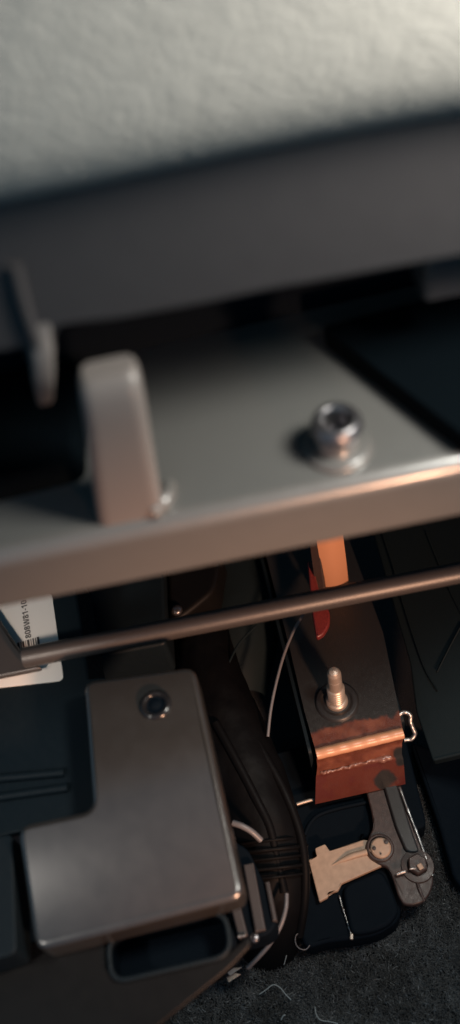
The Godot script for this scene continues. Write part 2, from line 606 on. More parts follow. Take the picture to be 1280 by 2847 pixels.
func frame() -> void:
	var A := Vector3(-0.07598, 0.275, -0.18075)
	var B := Vector3(0.076, 0.275, -0.17561)
	var ex := (B - A).normalized()
	var ez := ex.cross(Vector3.UP).normalized()       # towards the camera
	var mid := (A + B) / 2.0
	var root := thing("cross_member", "black steel seat cross member with a front flange and a hollow bolt head", "cross member", mid)
	# folded sheet: shelf and front flange in one closed section
	var sec := rounded([ez * -0.09, ez * 0.002, ez * 0.003 + Vector3.DOWN * 0.0265, ez * 0.0005 + Vector3.DOWN * 0.0265, ez * -0.0008 + Vector3.DOWN * 0.003, ez * -0.09 + Vector3.DOWN * 0.003], 0.006, true, 8)
	var st := begin()
	sweep(st, sec, A - ex * 0.12, B + ex * 0.12)
	part("flanged_shelf", st, M.steel, root)

	# upright on the shelf
	st = begin()
	var rows := []
	for k in [[0.2745, -0.0316, 0.0222, -0.1880, 0.0], [0.280, -0.0312, 0.0216, -0.1885, 0.0], [0.30, -0.0286, 0.0200, -0.1905, 0.0], [0.316, -0.0264, 0.0188, -0.1925, 0.0], [0.3225, -0.0257, 0.0184, -0.1935, 0.0], [0.3258, -0.0254, 0.0178, -0.1942, 0.0006], [0.3280, -0.0252, 0.0166, -0.1948, 0.0016], [0.3288, -0.0251, 0.0150, -0.1955, 0.0030]]:
		rows.append(ring_rect(Vector3(k[1], k[0], k[3]), ex, ez, k[2], 0.0135 - 2.0 * k[4], 0.0038))
	skin(st, rows, true, Vector3(-0.028, 0.30, -0.190))
	fan(st, rows[-1], Vector3.UP)
	part("upright_bracket", st, M.post, root)
	st = begin()
	var wl := smooth_path([Vector3(-0.0245, 0.2765, -0.18157), Vector3(-0.01935, 0.2775, -0.18539), Vector3(-0.01777, 0.2765, -0.19123)], 6)
	tube(st, wl, 0.0028, 10, func(t, a): return 0.95 + 0.05 * sin(t * 21.0))
	part("weld_bead", st, M.steel, root)

	# hollow bolt
	var bp := Vector3(0.03989, 0.2752, -0.19211)
	st = begin()
	lathe(st, bp, Vector3.UP, round_profile([Vector2(0.0115, -0.001), Vector2(0.0115, 0.0012), Vector2(0.0105, 0.0022), Vector2(0.0070, 0.0026), Vector2(0.0066, 0.0042), Vector2(0.0075, 0.0054), Vector2(0.0066, 0.0066), Vector2(0.0060, 0.0072)], 0.0006), 40)
	var b := part("bolt_collar", st, M.steel, root)
	st = begin()
	lathe(st, bp, Vector3.UP, round_profile([Vector2(0.0058, 0.0068), Vector2(0.0082, 0.0086), Vector2(0.0088, 0.0115), Vector2(0.0072, 0.0142), Vector2(0.0052, 0.0142), Vector2(0.0045, 0.0130)], 0.0014, 5), 40)
	lathe(st, bp, Vector3.UP, [Vector2(0.0045, 0.0130), Vector2(0.0042, 0.0060), Vector2(0.00001, 0.0055)], 6)
	part("bolt_head", st, M.bolt, b)

	# added black pad: shade on the shelf left of the upright, put into colour
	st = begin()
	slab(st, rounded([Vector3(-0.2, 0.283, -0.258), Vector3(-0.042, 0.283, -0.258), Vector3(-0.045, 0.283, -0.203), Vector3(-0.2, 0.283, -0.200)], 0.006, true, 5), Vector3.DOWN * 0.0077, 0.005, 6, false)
	part("shade_pad", st, M.shade_black, root, "added black pad standing in for shade left of the upright")

	# low black slab at the right: a shadow on the shelf, put into colour
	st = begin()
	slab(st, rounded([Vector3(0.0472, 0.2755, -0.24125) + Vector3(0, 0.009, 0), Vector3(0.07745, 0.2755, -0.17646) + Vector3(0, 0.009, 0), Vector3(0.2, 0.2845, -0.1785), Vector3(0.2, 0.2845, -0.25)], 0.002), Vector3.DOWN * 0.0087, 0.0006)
	part("shade_slab", st, M.shade_black, root, "low black slab standing in for a shadow on the right end of the shelf")
	st = begin()
	var pr := []
	for k in [[0.309, 0.0], [0.345, 0.0], [0.349, 0.001], [0.351, 0.003]]:
		pr.append(ring_rect(Vector3(0.0835, k[0], -0.222), ex, ez, 0.016 - 2.0 * k[1], 0.016 - 2.0 * k[1], 0.003))
	skin(st, pr, true, Vector3(0.0835, 0.33, -0.222))
	fan(st, pr[-1], Vector3.UP)
	part("side_post", st, M.trim, root)

func towel_bar() -> void:
	var a := Vector3(-0.11116, 0.14, -0.22358)
	var b := Vector3(0.09887, 0.14, -0.21525)
	var d := (b - a).normalized()
	var root := thing("adjuster_bar", "long grey round bar crossing the view above the rusty rail", "adjuster bar", a)
	var st := begin()
	tube(st, PackedVector3Array([a - d * 0.0, a + d * 0.0006, a + d * 0.01, a + d * 0.06, a + d * 0.12, a + d * 0.2, b, b + d * 0.12]), 0.0050, 24, func(t, _a): return 0.9 if t < 0.05 else 1.0)
	part("round_bar", st, M.rod, root)
	st = begin()
	slab(st, rounded([Vector3(-0.17364, 0.136, -0.29646), Vector3(-0.13089, 0.136, -0.26641), Vector3(-0.12225, 0.136, -0.24789), Vector3(-0.11536, 0.136, -0.23367), Vector3(-0.11031, 0.136, -0.22493), Vector3(-0.1032, 0.136, -0.21838), Vector3(-0.11371, 0.136, -0.21873), Vector3(-0.12774, 0.136, -0.21921), Vector3(-0.16996, 0.136, -0.22103)], 0.003), Vector3.DOWN * 0.0035, 0.0014)
	part("end_plate", st, M.rod, root, "brownish plate welded to the bar's left end")

func module_box() -> void:
	var root := thing("control_module", "black module behind the bar carrying a white printed sticker", "control module", Vector3(-0.14, 0.1, -0.24))
	var st := begin()
	var tilt := (Vector3(-0.09555, 0.1285, -0.2133) - Vector3(-0.09816, 0.1305, -0.26411)).cross(Vector3(-0.09555, 0.1285, -0.2133) - Vector3(-0.16615, 0.12854, -0.22256)).normalized()
	if tilt.y < 0.0:
		tilt = -tilt
	var lift := tilt * 0.0005
	slab(st, rounded([Vector3(-0.19311, 0.13112, -0.29104) - lift, Vector3(-0.08668, 0.13137, -0.28474) - lift, Vector3(-0.08452, 0.1298, -0.24471) - lift, Vector3(-0.08291, 0.12815, -0.20298) - lift, Vector3(-0.18871, 0.12788, -0.20869) - lift], 0.004), tilt * -0.04, 0.002)
	part("housing", st, M.black, root)
	st = begin()
	slab(st, rounded([Vector3(-0.16712, 0.1303, -0.26736), Vector3(-0.09816, 0.1305, -0.26411), Vector3(-0.09555, 0.1285, -0.2133), Vector3(-0.16615, 0.12854, -0.22256)], 0.0034), tilt * -0.0004, 0.0001, 2)
	var s := part("sticker", st, M.paper, root)
	# lettering runs along the sticker
	var f := SystemFont.new()
	f.font_names = PackedStringArray(["Droid Sans"])
	f.font_weight = 700
	var tm := TextMesh.new()
	tm.text = "808W81-10"
	tm.font = f
	tm.font_size = 24
	tm.depth = 0.0
	tm.pixel_size = 0.001
	var box := tm.get_aabb()
	var from := Vector3(-0.11, 0.12952, -0.24066) + tilt * 0.0002
	var to := Vector3(-0.11146, 0.13039, -0.2629) + tilt * 0.0002
	var read := (to - from).normalized()
	var up := tilt.cross(read).normalized()
	var k := from.distance_to(to) / box.size.x
	var kt := 0.0030 / box.size.y
	var t := MeshInstance3D.new()
	t.mesh = tm
	t.material_override = M.ink
	t.name = "part_number"
	s.add_child(t, true)
	t.transform = Transform3D(Basis(read * k, up * kt, tilt), from - O - read * box.position.x * k - up * box.position.y * kt)
	st = begin()
	var widths := [0.0012, 0.0005, 0.0009, 0.0004, 0.0013, 0.0005, 0.0008, 0.0005, 0.0011]
	var at: Vector3 = Vector3(-0.1174, 0.12943, -0.23932) + tilt * 0.0002
	var away := (Vector3(-0.11676, 0.12903, -0.22915) - at).normalized()
	var step := tilt.cross(away).normalized()
	if step.x < 0.0:
		step = -step
	for w in widths:
		slab(st, PackedVector3Array([at, at + step * w, at + step * w + away * 0.011, at + away * 0.011]), tilt * -0.0001, 0.00002, 1)
		at += step * (w + 0.0005)
	part("barcode", st, M.ink, s)

	# darker housing further back
	root = thing("blower_housing", "black plastic housing in shadow between the sticker and the pale wire", "blower housing", Vector3(-0.06, 0.05, -0.27))
	st = begin()
	slab(st, rounded([Vector3(-0.09089, 0.085, -0.30555), Vector3(-0.04391, 0.085, -0.30409), Vector3(-0.04967, 0.085, -0.24614), Vector3(-0.09174, 0.085, -0.24809)], 0.003), Vector3.DOWN * 0.07, 0.002)
	part("housing", st, M.black, root)
	st = begin()
	slab(st, rounded([Vector3(-0.04338, 0.075, -0.30698), Vector3(-0.00876, 0.075, -0.30788), Vector3(-0.01803, 0.075, -0.27936), Vector3(-0.03202, 0.075, -0.27081), Vector3(-0.04772, 0.075, -0.26297)], 0.006), Vector3.DOWN * 0.05, 0.003)
	part("bracket_ear", st, M.sheet, root)
	st = begin()
	lathe(st, Vector3(-0.04189, 0.0752, -0.27164), Vector3.UP, round_profile([Vector2(0.0034, 0.0), Vector2(0.0030, 0.0016), Vector2(0.0016, 0.0024), Vector2(0.0, 0.0026)], 0.001), 18)
	part("screw_head", st, M.bolt, root)
	st = begin()
	var duct := []
	for k2 in [[Vector3(-0.00713, 0.03, -0.32803), 0.030], [Vector3(-0.00951, 0.03, -0.28983), 0.029], [Vector3(-0.01849, 0.028, -0.25502), 0.026], [Vector3(-0.02558, 0.02, -0.23442), 0.021]]:
		var row := PackedVector3Array()
		for j in 25:
			var g := PI * j / 24.0
			row.append(k2[0] + Vector3(-cos(g) * k2[1], sin(g) * k2[1] * 0.8, 0))
		duct.append(row)
	skin(st, duct, false, duct[1][12] + Vector3.DOWN)
	part("air_duct", st, M.console, root)

func lower_bracket() -> void:
	var root := thing("mounting_bracket", "dark steel bracket with shiny long edges, a rivet and a slotted front", "mounting bracket", Vector3(-0.07, 0.13, -0.14))
	var st := begin()
	var o := rounded([Vector3(-0.08123, 0.15, -0.19853), Vector3(-0.03082, 0.15, -0.1935), Vector3(-0.02826, 0.15, -0.09737), Vector3(-0.11343, 0.15, -0.09554), Vector3(-0.11406, 0.15, -0.14092), Vector3(-0.08211, 0.15, -0.14033)], 0.0055, true, 6)
	slab(st, o, Vector3.DOWN * 0.016, 0.0026, 6, true, func(p): return 0.018 * pow(clampf((p.z + 0.165) / 0.07, 0.0, 1.0), 2.0))
	part("cover", st, M.cover, root)
	st = begin()
	lathe(st, Vector3(-0.05046, 0.15, -0.17886), Vector3.UP, round_profile([Vector2(0.0072, -0.0003), Vector2(0.0070, 0.0010), Vector2(0.0058, 0.0018), Vector2(0.0044, 0.0014), Vector2(0.0040, 0.0004)], 0.0007, 4), 32)
	var rv := part("rivet", st, M.gloss, root)
	st = begin()
	lathe(st, Vector3(-0.05046, 0.15, -0.17886), Vector3.UP, round_profile([Vector2(0.0041, 0.0004), Vector2(0.0028, 0.0002), Vector2(0.0020, 0.0010), Vector2(0.0, 0.0013)], 0.0005, 3), 24)
	part("rivet_core", st, M.rubber, rv)
	# lower sheet round the slot
	var slot_c := (Vector3(-0.08839, 0.118, -0.08976) + Vector3(-0.03793, 0.118, -0.08995)) / 2.0
	var along := (Vector3(-0.03793, 0.118, -0.08995) - Vector3(-0.08839, 0.118, -0.08976)).normalized()
	var across := Vector3.UP.cross(along).normalized()
	var inner := rounded([slot_c - along * 0.0245 - across * 0.0085, slot_c + along * 0.0245 - across * 0.0085, slot_c + along * 0.0245 + across * 0.0085, slot_c - along * 0.0245 + across * 0.0085], 0.0082, true, 8)
	st = begin()
	var bandrows := []
	for q in 2:
		bandrows.append(PackedVector3Array())
	for p in inner:
		var dirv := (p - slot_c).normalized()
		bandrows[0].append(p)
		bandrows[1].append(p + Vector3.DOWN * 0.02)
	skin(st, bandrows, true)
	part("slot_wall", st, M.rubber, root)
	st = begin()
	var loop := inner.duplicate()
	loop.append(inner[0])
	loop.append(inner[1])
	tube(st, loop, 0.0011, 10, null, false)
	part("slot_rim", st, M.black, root)
	# sheet in two pieces, left and in front of the slot
	st = begin()
	slab(st, rounded([Vector3(-0.16384, 0.1165, -0.10994), Vector3(-0.08904, 0.1165, -0.09974), Vector3(-0.08957, 0.1165, -0.08761), Vector3(-0.08362, 0.1165, -0.08215), Vector3(-0.04256, 0.1165, -0.08181), Vector3(-0.03118, 0.1165, -0.08748), Vector3(-0.0304, 0.1165, -0.08393), Vector3(-0.04043, 0.1165, -0.07741), Vector3(-0.07141, 0.1165, -0.06317), Vector3(-0.09247, 0.1165, -0.05078), Vector3(-0.16228, 0.1165, -0.06314)], 0.003), Vector3.DOWN * 0.003, 0.001)
	part("lower_sheet", st, M.sheet, root)
	st = begin()
	var deep := PackedVector3Array()
	for p in inner:
		deep.append(p + Vector3.DOWN * 0.0185 + (p - slot_c) * 0.02)
	slab(st, deep, Vector3.DOWN * 0.002, 0.0003)
	part("slot_floor", st, M.rubber, root)  # added dark cup: the shade inside the slot is in its black colour
	# pocket beside the cover: a recessed dark tray
	st = begin()
	slab(st, rounded([Vector3(-0.18077, 0.128, -0.22376), Vector3(-0.07441, 0.128, -0.2105), Vector3(-0.0806, 0.128, -0.14522), Vector3(-0.17622, 0.128, -0.14654)], 0.004), Vector3.DOWN * 0.004, 0.001)
	for q in [[Vector3(-0.13766, 0.1285, -0.17312), Vector3(-0.09813, 0.1285, -0.1675)], [Vector3(-0.13769, 0.1285, -0.16392), Vector3(-0.09697, 0.1285, -0.16019)]]:
		tube(st, PackedVector3Array([q[0], q[0].lerp(q[1], 0.5), q[1]]), 0.0022, 10)
	part("recessed_tray", st, M.black, root)
	st = begin()
	slab(st, rounded([Vector3(-0.171, 0.139, -0.14221), Vector3(-0.11996, 0.137, -0.14253), Vector3(-0.11949, 0.137, -0.09528), Vector3(-0.16798, 0.139, -0.09091)], 0.003), Vector3.DOWN * 0.02, 0.001)
	part("side_flange", st, M.black, root)
	# bright scrapes on the sheet below the slot
	for q in [[345, 2712, 352, 2742, 0.0012], [412, 2704, 413, 2716, 0.0007]]:
		pass

var patch := FastNoiseLite.new()
var speck := FastNoiseLite.new()

func rust_tint(p: Vector3) -> Color:
	# how far the rust has crept back from the rail's end, with a ragged edge
	var d := p.z + 0.1895 + 0.0030 * patch.get_noise_2d(p.x * 70.0, 3.0) + 0.0016 * patch.get_noise_2d(p.x * 120.0, p.z * 120.0)
	var n := patch.get_noise_3d(p.x * 90.0, p.y * 90.0, p.z * 90.0)
	var s := speck.get_noise_3d(p.x * 1600.0, p.y * 1600.0, p.z * 1600.0)
	var steel := Color(0.020, 0.020, 0.021)
	var rust := Color(0.095, 0.028, 0.018).lerp(Color(0.17, 0.058, 0.034), clampf(0.5 + n * 1.2, 0.0, 1.0)) * (1.0 + 0.10 * s)
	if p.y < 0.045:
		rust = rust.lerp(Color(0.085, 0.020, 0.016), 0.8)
	var k := smoothstep(-0.0009, 0.0009, d)
	# bare dark patches on the end plate
	if p.y < 0.058:
		var c1 := Vector2((p.x - 0.0475) / 0.0065, (p.y - 0.033) / 0.0065).length() + 0.5 * n
		var c2 := Vector2((p.x - 0.0585) / 0.0040, (p.y - 0.046) / 0.0065).length() + 0.5 * n
		k *= smoothstep(0.8, 1.1, c1) * smoothstep(0.8, 1.1, c2)
	return steel.lerp(rust, k)

func bilinear(a: Vector3, b: Vector3, n: int) -> PackedVector3Array:
	var row := PackedVector3Array()
	for i in n + 1:
		row.append(a.lerp(b, float(i) / n))
	return row

func seat_rail() -> void:
	patch.frequency = 1.0
	patch.seed = 2
	patch.fractal_octaves = 3
	speck.frequency = 1.0
	speck.seed = 6
	var root := thing("seat_rail", "dark steel seat rail with a rusty folded end and a threaded stud", "seat rail", Vector3(0.038, 0.04, -0.2))
	var st := begin()
	# top plate running back, with its end folded down: rows along the rail
	var left := [Vector3(0.0150, 0.06, -0.40), Vector3(0.01537, 0.06, -0.24035), Vector3(0.01465, 0.06, -0.2022), Vector3(0.01528, 0.06, -0.18051), Vector3(0.01518, 0.06, -0.17775), Vector3(0.01486, 0.0585, -0.17607), Vector3(0.01466, 0.0535, -0.17498), Vector3(0.01454, 0.0515, -0.17422), Vector3(0.01342, 0.0465, -0.17249), Vector3(0.01267, 0.044, -0.17164), Vector3(0.00925, 0.027, -0.16363)]
	var right := [Vector3(0.0635, 0.06, -0.40), Vector3(0.06776, 0.06, -0.23641), Vector3(0.06396, 0.06, -0.20048), Vector3(0.0617, 0.06, -0.18087), Vector3(0.06143, 0.06, -0.17811), Vector3(0.06119, 0.0585, -0.17601), Vector3(0.0599, 0.0535, -0.17526), Vector3(0.05959, 0.0515, -0.17417), Vector3(0.059, 0.0465, -0.17198), Vector3(0.05936, 0.044, -0.1705), Vector3(0.0586, 0.027, -0.16327)]
	var rows := []
	for i in left.size() - 1:
		var steps: int = [10, 24, 24, 5, 4, 5, 3, 5, 4, 28][i]
		for s in steps:
			var f := float(s) / steps
			rows.append(bilinear(left[i].lerp(left[i + 1], f), right[i].lerp(right[i + 1], f), 90))
	rows.append(bilinear(left[-1], right[-1], 90))
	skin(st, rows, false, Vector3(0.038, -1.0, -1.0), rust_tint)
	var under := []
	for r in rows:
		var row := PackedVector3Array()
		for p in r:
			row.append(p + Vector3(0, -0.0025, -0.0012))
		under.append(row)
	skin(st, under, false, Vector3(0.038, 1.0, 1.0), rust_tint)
	for side in [0, 90]:
		var e1 := PackedVector3Array()
		var e2 := PackedVector3Array()
		for i in rows.size():
			e1.append(rows[i][side])
			e2.append(under[i][side])
		skin(st, [e1, e2], false, Vector3(0.038, 0.05, -0.2), rust_tint)
	skin(st, [rows[-1], under[-1]], false, Vector3(0.038, 0.1, -0.3), rust_tint)
	part("top_plate", st, M.rust, root)
	# rounded fold, its highlight put into an orange lighter than the rust
	st = begin()
	var fold := bilinear(Vector3(0.01525, 0.0592, -0.17747), Vector3(0.06125, 0.0592, -0.1781), 60)
	tube(st, fold, 0.0029, 14, func(t, a): return 1.0 + 0.05 * sin(t * 40.0) * sin(a))
	part("folded_edge", st, M.orange, root, "rust orange rounded fold with painted highlight across the rail's end")
	# weld bead
	st = begin()
	var wb := PackedVector3Array()
	var wa := Vector3(0.01565, 0.0468, -0.17204)
	var wz := Vector3(0.05287, 0.0468, -0.17212)
	for i in 81:
		var f := i / 80.0
		wb.append(wa.lerp(wz, f) + Vector3(0, 0.0003 * patch.get_noise_1d(f * 5.0), 0.0010 * patch.get_noise_1d(f * 9.0 + 5.0)))
	tube(st, wb, 0.0017, 12, func(t, _a): return 0.48 + 0.12 * sin(t * 23.0) * sin(t * 9.0) + 0.5 * smoothstep(0.65, 0.9, t))
	part("weld_bead", st, M.weld, root)
	# side walls of the channel
	st = begin()
	slab(st, rounded([Vector3(0.0645, 0.057, -0.40), Vector3(0.0645, 0.057, -0.185), Vector3(0.0645, 0.028, -0.185), Vector3(0.0645, 0.004, -0.21), Vector3(0.0645, 0.004, -0.40)], 0.003), Vector3(-0.002, 0, 0), 0.0006)
	slab(st, rounded([Vector3(0.0135, 0.057, -0.40), Vector3(0.0135, 0.057, -0.180), Vector3(0.0135, 0.028, -0.175), Vector3(0.0135, 0.004, -0.20), Vector3(0.0135, 0.004, -0.40)], 0.003), Vector3(-0.002, 0, 0), 0.0006)
	part("channel_wall", st, M.black, root)
	# dished seat and stud
	var sp := Vector3(0.03268, 0.0604, -0.20281)
	st = begin()
	lathe(st, sp, Vector3.UP, round_profile([Vector2(0.0118, -0.0003), Vector2(0.0108, 0.0010), Vector2(0.0085, 0.0012), Vector2(0.0072, 0.0002), Vector2(0.0056, 0.0004)], 0.0005), 40)
	var w := part("dished_washer", st, M.rail, root)
	st = begin()
	var pr := [Vector2(0.0060, 0.0), Vector2(0.0058, 0.0022), Vector2(0.0050, 0.0030)]
	for k in 6:
		pr.append(Vector2(0.0039, 0.0034 + k * 0.0023))
		pr.append(Vector2(0.0047, 0.0044 + k * 0.0023))
		pr.append(Vector2(0.0047, 0.0049 + k * 0.0023))
	pr.append_array([Vector2(0.0037, 0.0176), Vector2(0.0036, 0.0262), Vector2(0.0033, 0.0267), Vector2(0.0036, 0.0273), Vector2(0.0035, 0.0326), Vector2(0.0024, 0.0350), Vector2(0.0, 0.0358)])
	lathe(st, sp, Vector3.UP, round_profile(pr, 0.0004, 2), 28)
	part("threaded_stud", st, M.brass, w)
	# bright cut end of the inner channel
	st = begin()
	var cc := smooth_path([Vector3(0.06192, 0.058, -0.18848), Vector3(0.06413, 0.058, -0.18939), Vector3(0.06678, 0.0575, -0.18917), Vector3(0.06802, 0.0565, -0.18746), Vector3(0.06752, 0.0535, -0.18439), Vector3(0.06827, 0.051, -0.18162), Vector3(0.06809, 0.049, -0.17967), Vector3(0.0661, 0.0475, -0.17876), Vector3(0.06225, 0.0475, -0.17887)], 6)
	tube(st, cc, 0.00125, 8, func(t, a): return 1.0 + 0.12 * sin(t * 33.0 + a))
	part("channel_lip", st, M.bright, root, "bright bare metal lip at the rail's right corner")
	# upright rusty tab behind the bar
	st = begin()
	var bow := []
	for back in 2:
		for i in 15:
			var f := i / 14.0
			var l := Vector3(0.0401, 0.13739, -0.27).lerp(Vector3(0.04233, 0.03287, -0.27), f)
			var rr := Vector3(0.05473, 0.13649, -0.27).lerp(Vector3(0.05922, 0.03222, -0.27), f)
			var row := PackedVector3Array()
			for j in 13:
				var s := j / 12.0
				row.append(l.lerp(rr, s) + Vector3(0, -0.001 * back, 0.0020 * maxf(0.0, sin(PI * s)) - 0.012 * f * f * f - 0.0025 * back))
			if back == 0:
				bow.append(row)
			else:
				bow.insert(0, row)
	bow.append(bow[0])
	skin(st, bow, false, Vector3(0.045, 0.09, -0.31))
	part("upright_tab", st, M.orange, root, "copper coloured upright tab just below the frame")
	st = begin()
	slab(st, rounded([Vector3(0.03669, 0.13642, -0.267), Vector3(0.04201, 0.13203, -0.27), Vector3(0.04334, 0.04338, -0.27), Vector3(0.03738, 0.05085, -0.267), Vector3(0.03701, 0.09661, -0.267)], 0.001), Vector3(0.0012, -0.001, -0.002), 0.0006)
	part("tab_flange", st, M.foot, root)
	st = begin()
	slab(st, rounded([Vector3(0.03611, 0.085, -0.27774), Vector3(0.03864, 0.085, -0.27704), Vector3(0.03783, 0.085, -0.25522), Vector3(0.04033, 0.085, -0.24282), Vector3(0.03843, 0.085, -0.23532), Vector3(0.03354, 0.085, -0.22988), Vector3(0.02937, 0.085, -0.22876), Vector3(0.03101, 0.085, -0.24532)], 0.0028), Vector3(0, -0.005, -0.001), 0.0012)
	part("red_lug", st, M.red, root, "red painted lug beside the copper coloured tab")

	# the foot that carries the rail
	root = thing("anchor_bracket", "brown steel rail foot with a round plug and a hexagonal bolt", "bracket", Vector3(0.045, 0.02, -0.14))
	st = begin()
	var arm := rounded([Vector3(0.03746, 0.025, -0.17102), Vector3(0.0371, 0.025, -0.15279), Vector3(0.03598, 0.025, -0.14611), Vector3(0.03245, 0.025, -0.14179), Vector3(0.02987, 0.025, -0.13806), Vector3(0.02958, 0.025, -0.13294), Vector3(0.03233, 0.025, -0.12794), Vector3(0.03775, 0.025, -0.12456), Vector3(0.03846, 0.025, -0.11939), Vector3(0.03867, 0.025, -0.11022), Vector3(0.04, 0.025, -0.10614), Vector3(0.04465, 0.025, -0.10462), Vector3(0.0499, 0.025, -0.10502), Vector3(0.05477, 0.025, -0.10879), Vector3(0.05863, 0.025, -0.11495), Vector3(0.05794, 0.025, -0.12314), Vector3(0.05663, 0.025, -0.14292), Vector3(0.0563, 0.025, -0.16861)], 0.004, true, 4)
	slab(st, arm, Vector3.DOWN * 0.0035, 0.0010, 4)
	part("arm", st, M.foot, root)
	st = begin()
	tube(st, smooth_path([Vector3(0.05509, 0.027, -0.16209), Vector3(0.05557, 0.027, -0.15212), Vector3(0.05689, 0.026, -0.13594), Vector3(0.05761, 0.0255, -0.12217), Vector3(0.05803, 0.025, -0.11597)], 8), 0.0008, 8, func(t, _a): return 0.8 + 0.5 * maxf(0.0, sin(t * 17.0) * sin(t * 41.0)))
	part("bright_edge", st, M.bright, root, "bright edge along the foot")  # thin bright metal line of uneven width along the arm
	st = begin()
	slab(st, rounded([Vector3(0.04693, 0.0275, -0.16784), Vector3(0.05424, 0.0275, -0.16713), Vector3(0.05454, 0.0275, -0.14258), Vector3(0.05514, 0.0275, -0.12757), Vector3(0.04847, 0.0275, -0.12907), Vector3(0.04684, 0.0275, -0.14244)], 0.003), Vector3.DOWN * 0.003, 0.0012)
	part("stiffening_rib", st, M.rail, root)
	st = begin()
	lathe(st, Vector3(0.03637, 0.025, -0.13474), Vector3.UP, round_profile([Vector2(0.0074, -0.001), Vector2(0.0070, 0.0012), Vector2(0.0057, 0.0014), Vector2(0.0052, 0.0005)], 0.0006), 32)
	part("eyelet", st, M.foot, root)
	st = begin()
	lathe(st, Vector3(0.05212, 0.0255, -0.12195), Vector3.UP, [Vector2(0.0085, -0.001), Vector2(0.0080, 0.0008), Vector2(0.0052, 0.0010), Vector2(0.0050, 0.0045), Vector2(0.0044, 0.0052), Vector2(0.0, 0.0052)], 36, [2, 3, 4])
	var hb := part("hexagonal_bolt", st, M.foot, root)
	st = begin()
	tube(st, PackedVector3Array([Vector3(0.04076, 0.0285, -0.11971), Vector3(0.04284, 0.0288, -0.11988), Vector3(0.04508, 0.0288, -0.11992)]), 0.0010, 8)
	tube(st, PackedVector3Array([Vector3(0.04747, 0.031, -0.12002), Vector3(0.05016, 0.031, -0.11978)]), 0.0005, 6)
	part("locking_wire", st, M.bright, hb)
	st = begin()
	block(st, Vector3(0.05273, 0.032, -0.11981), Vector3(0.0026, 0.001, 0.003), 0.0005, 0.3)
	part("paint_mark", st, M.beige, hb)
	st = begin()
	tube(st, smooth_path([Vector3(0.04962, 0.0256, -0.11465), Vector3(0.04979, 0.0258, -0.11054), Vector3(0.05044, 0.0245, -0.10554)], 5), 0.0008, 8)
	part("crease", st, M.foot, root)

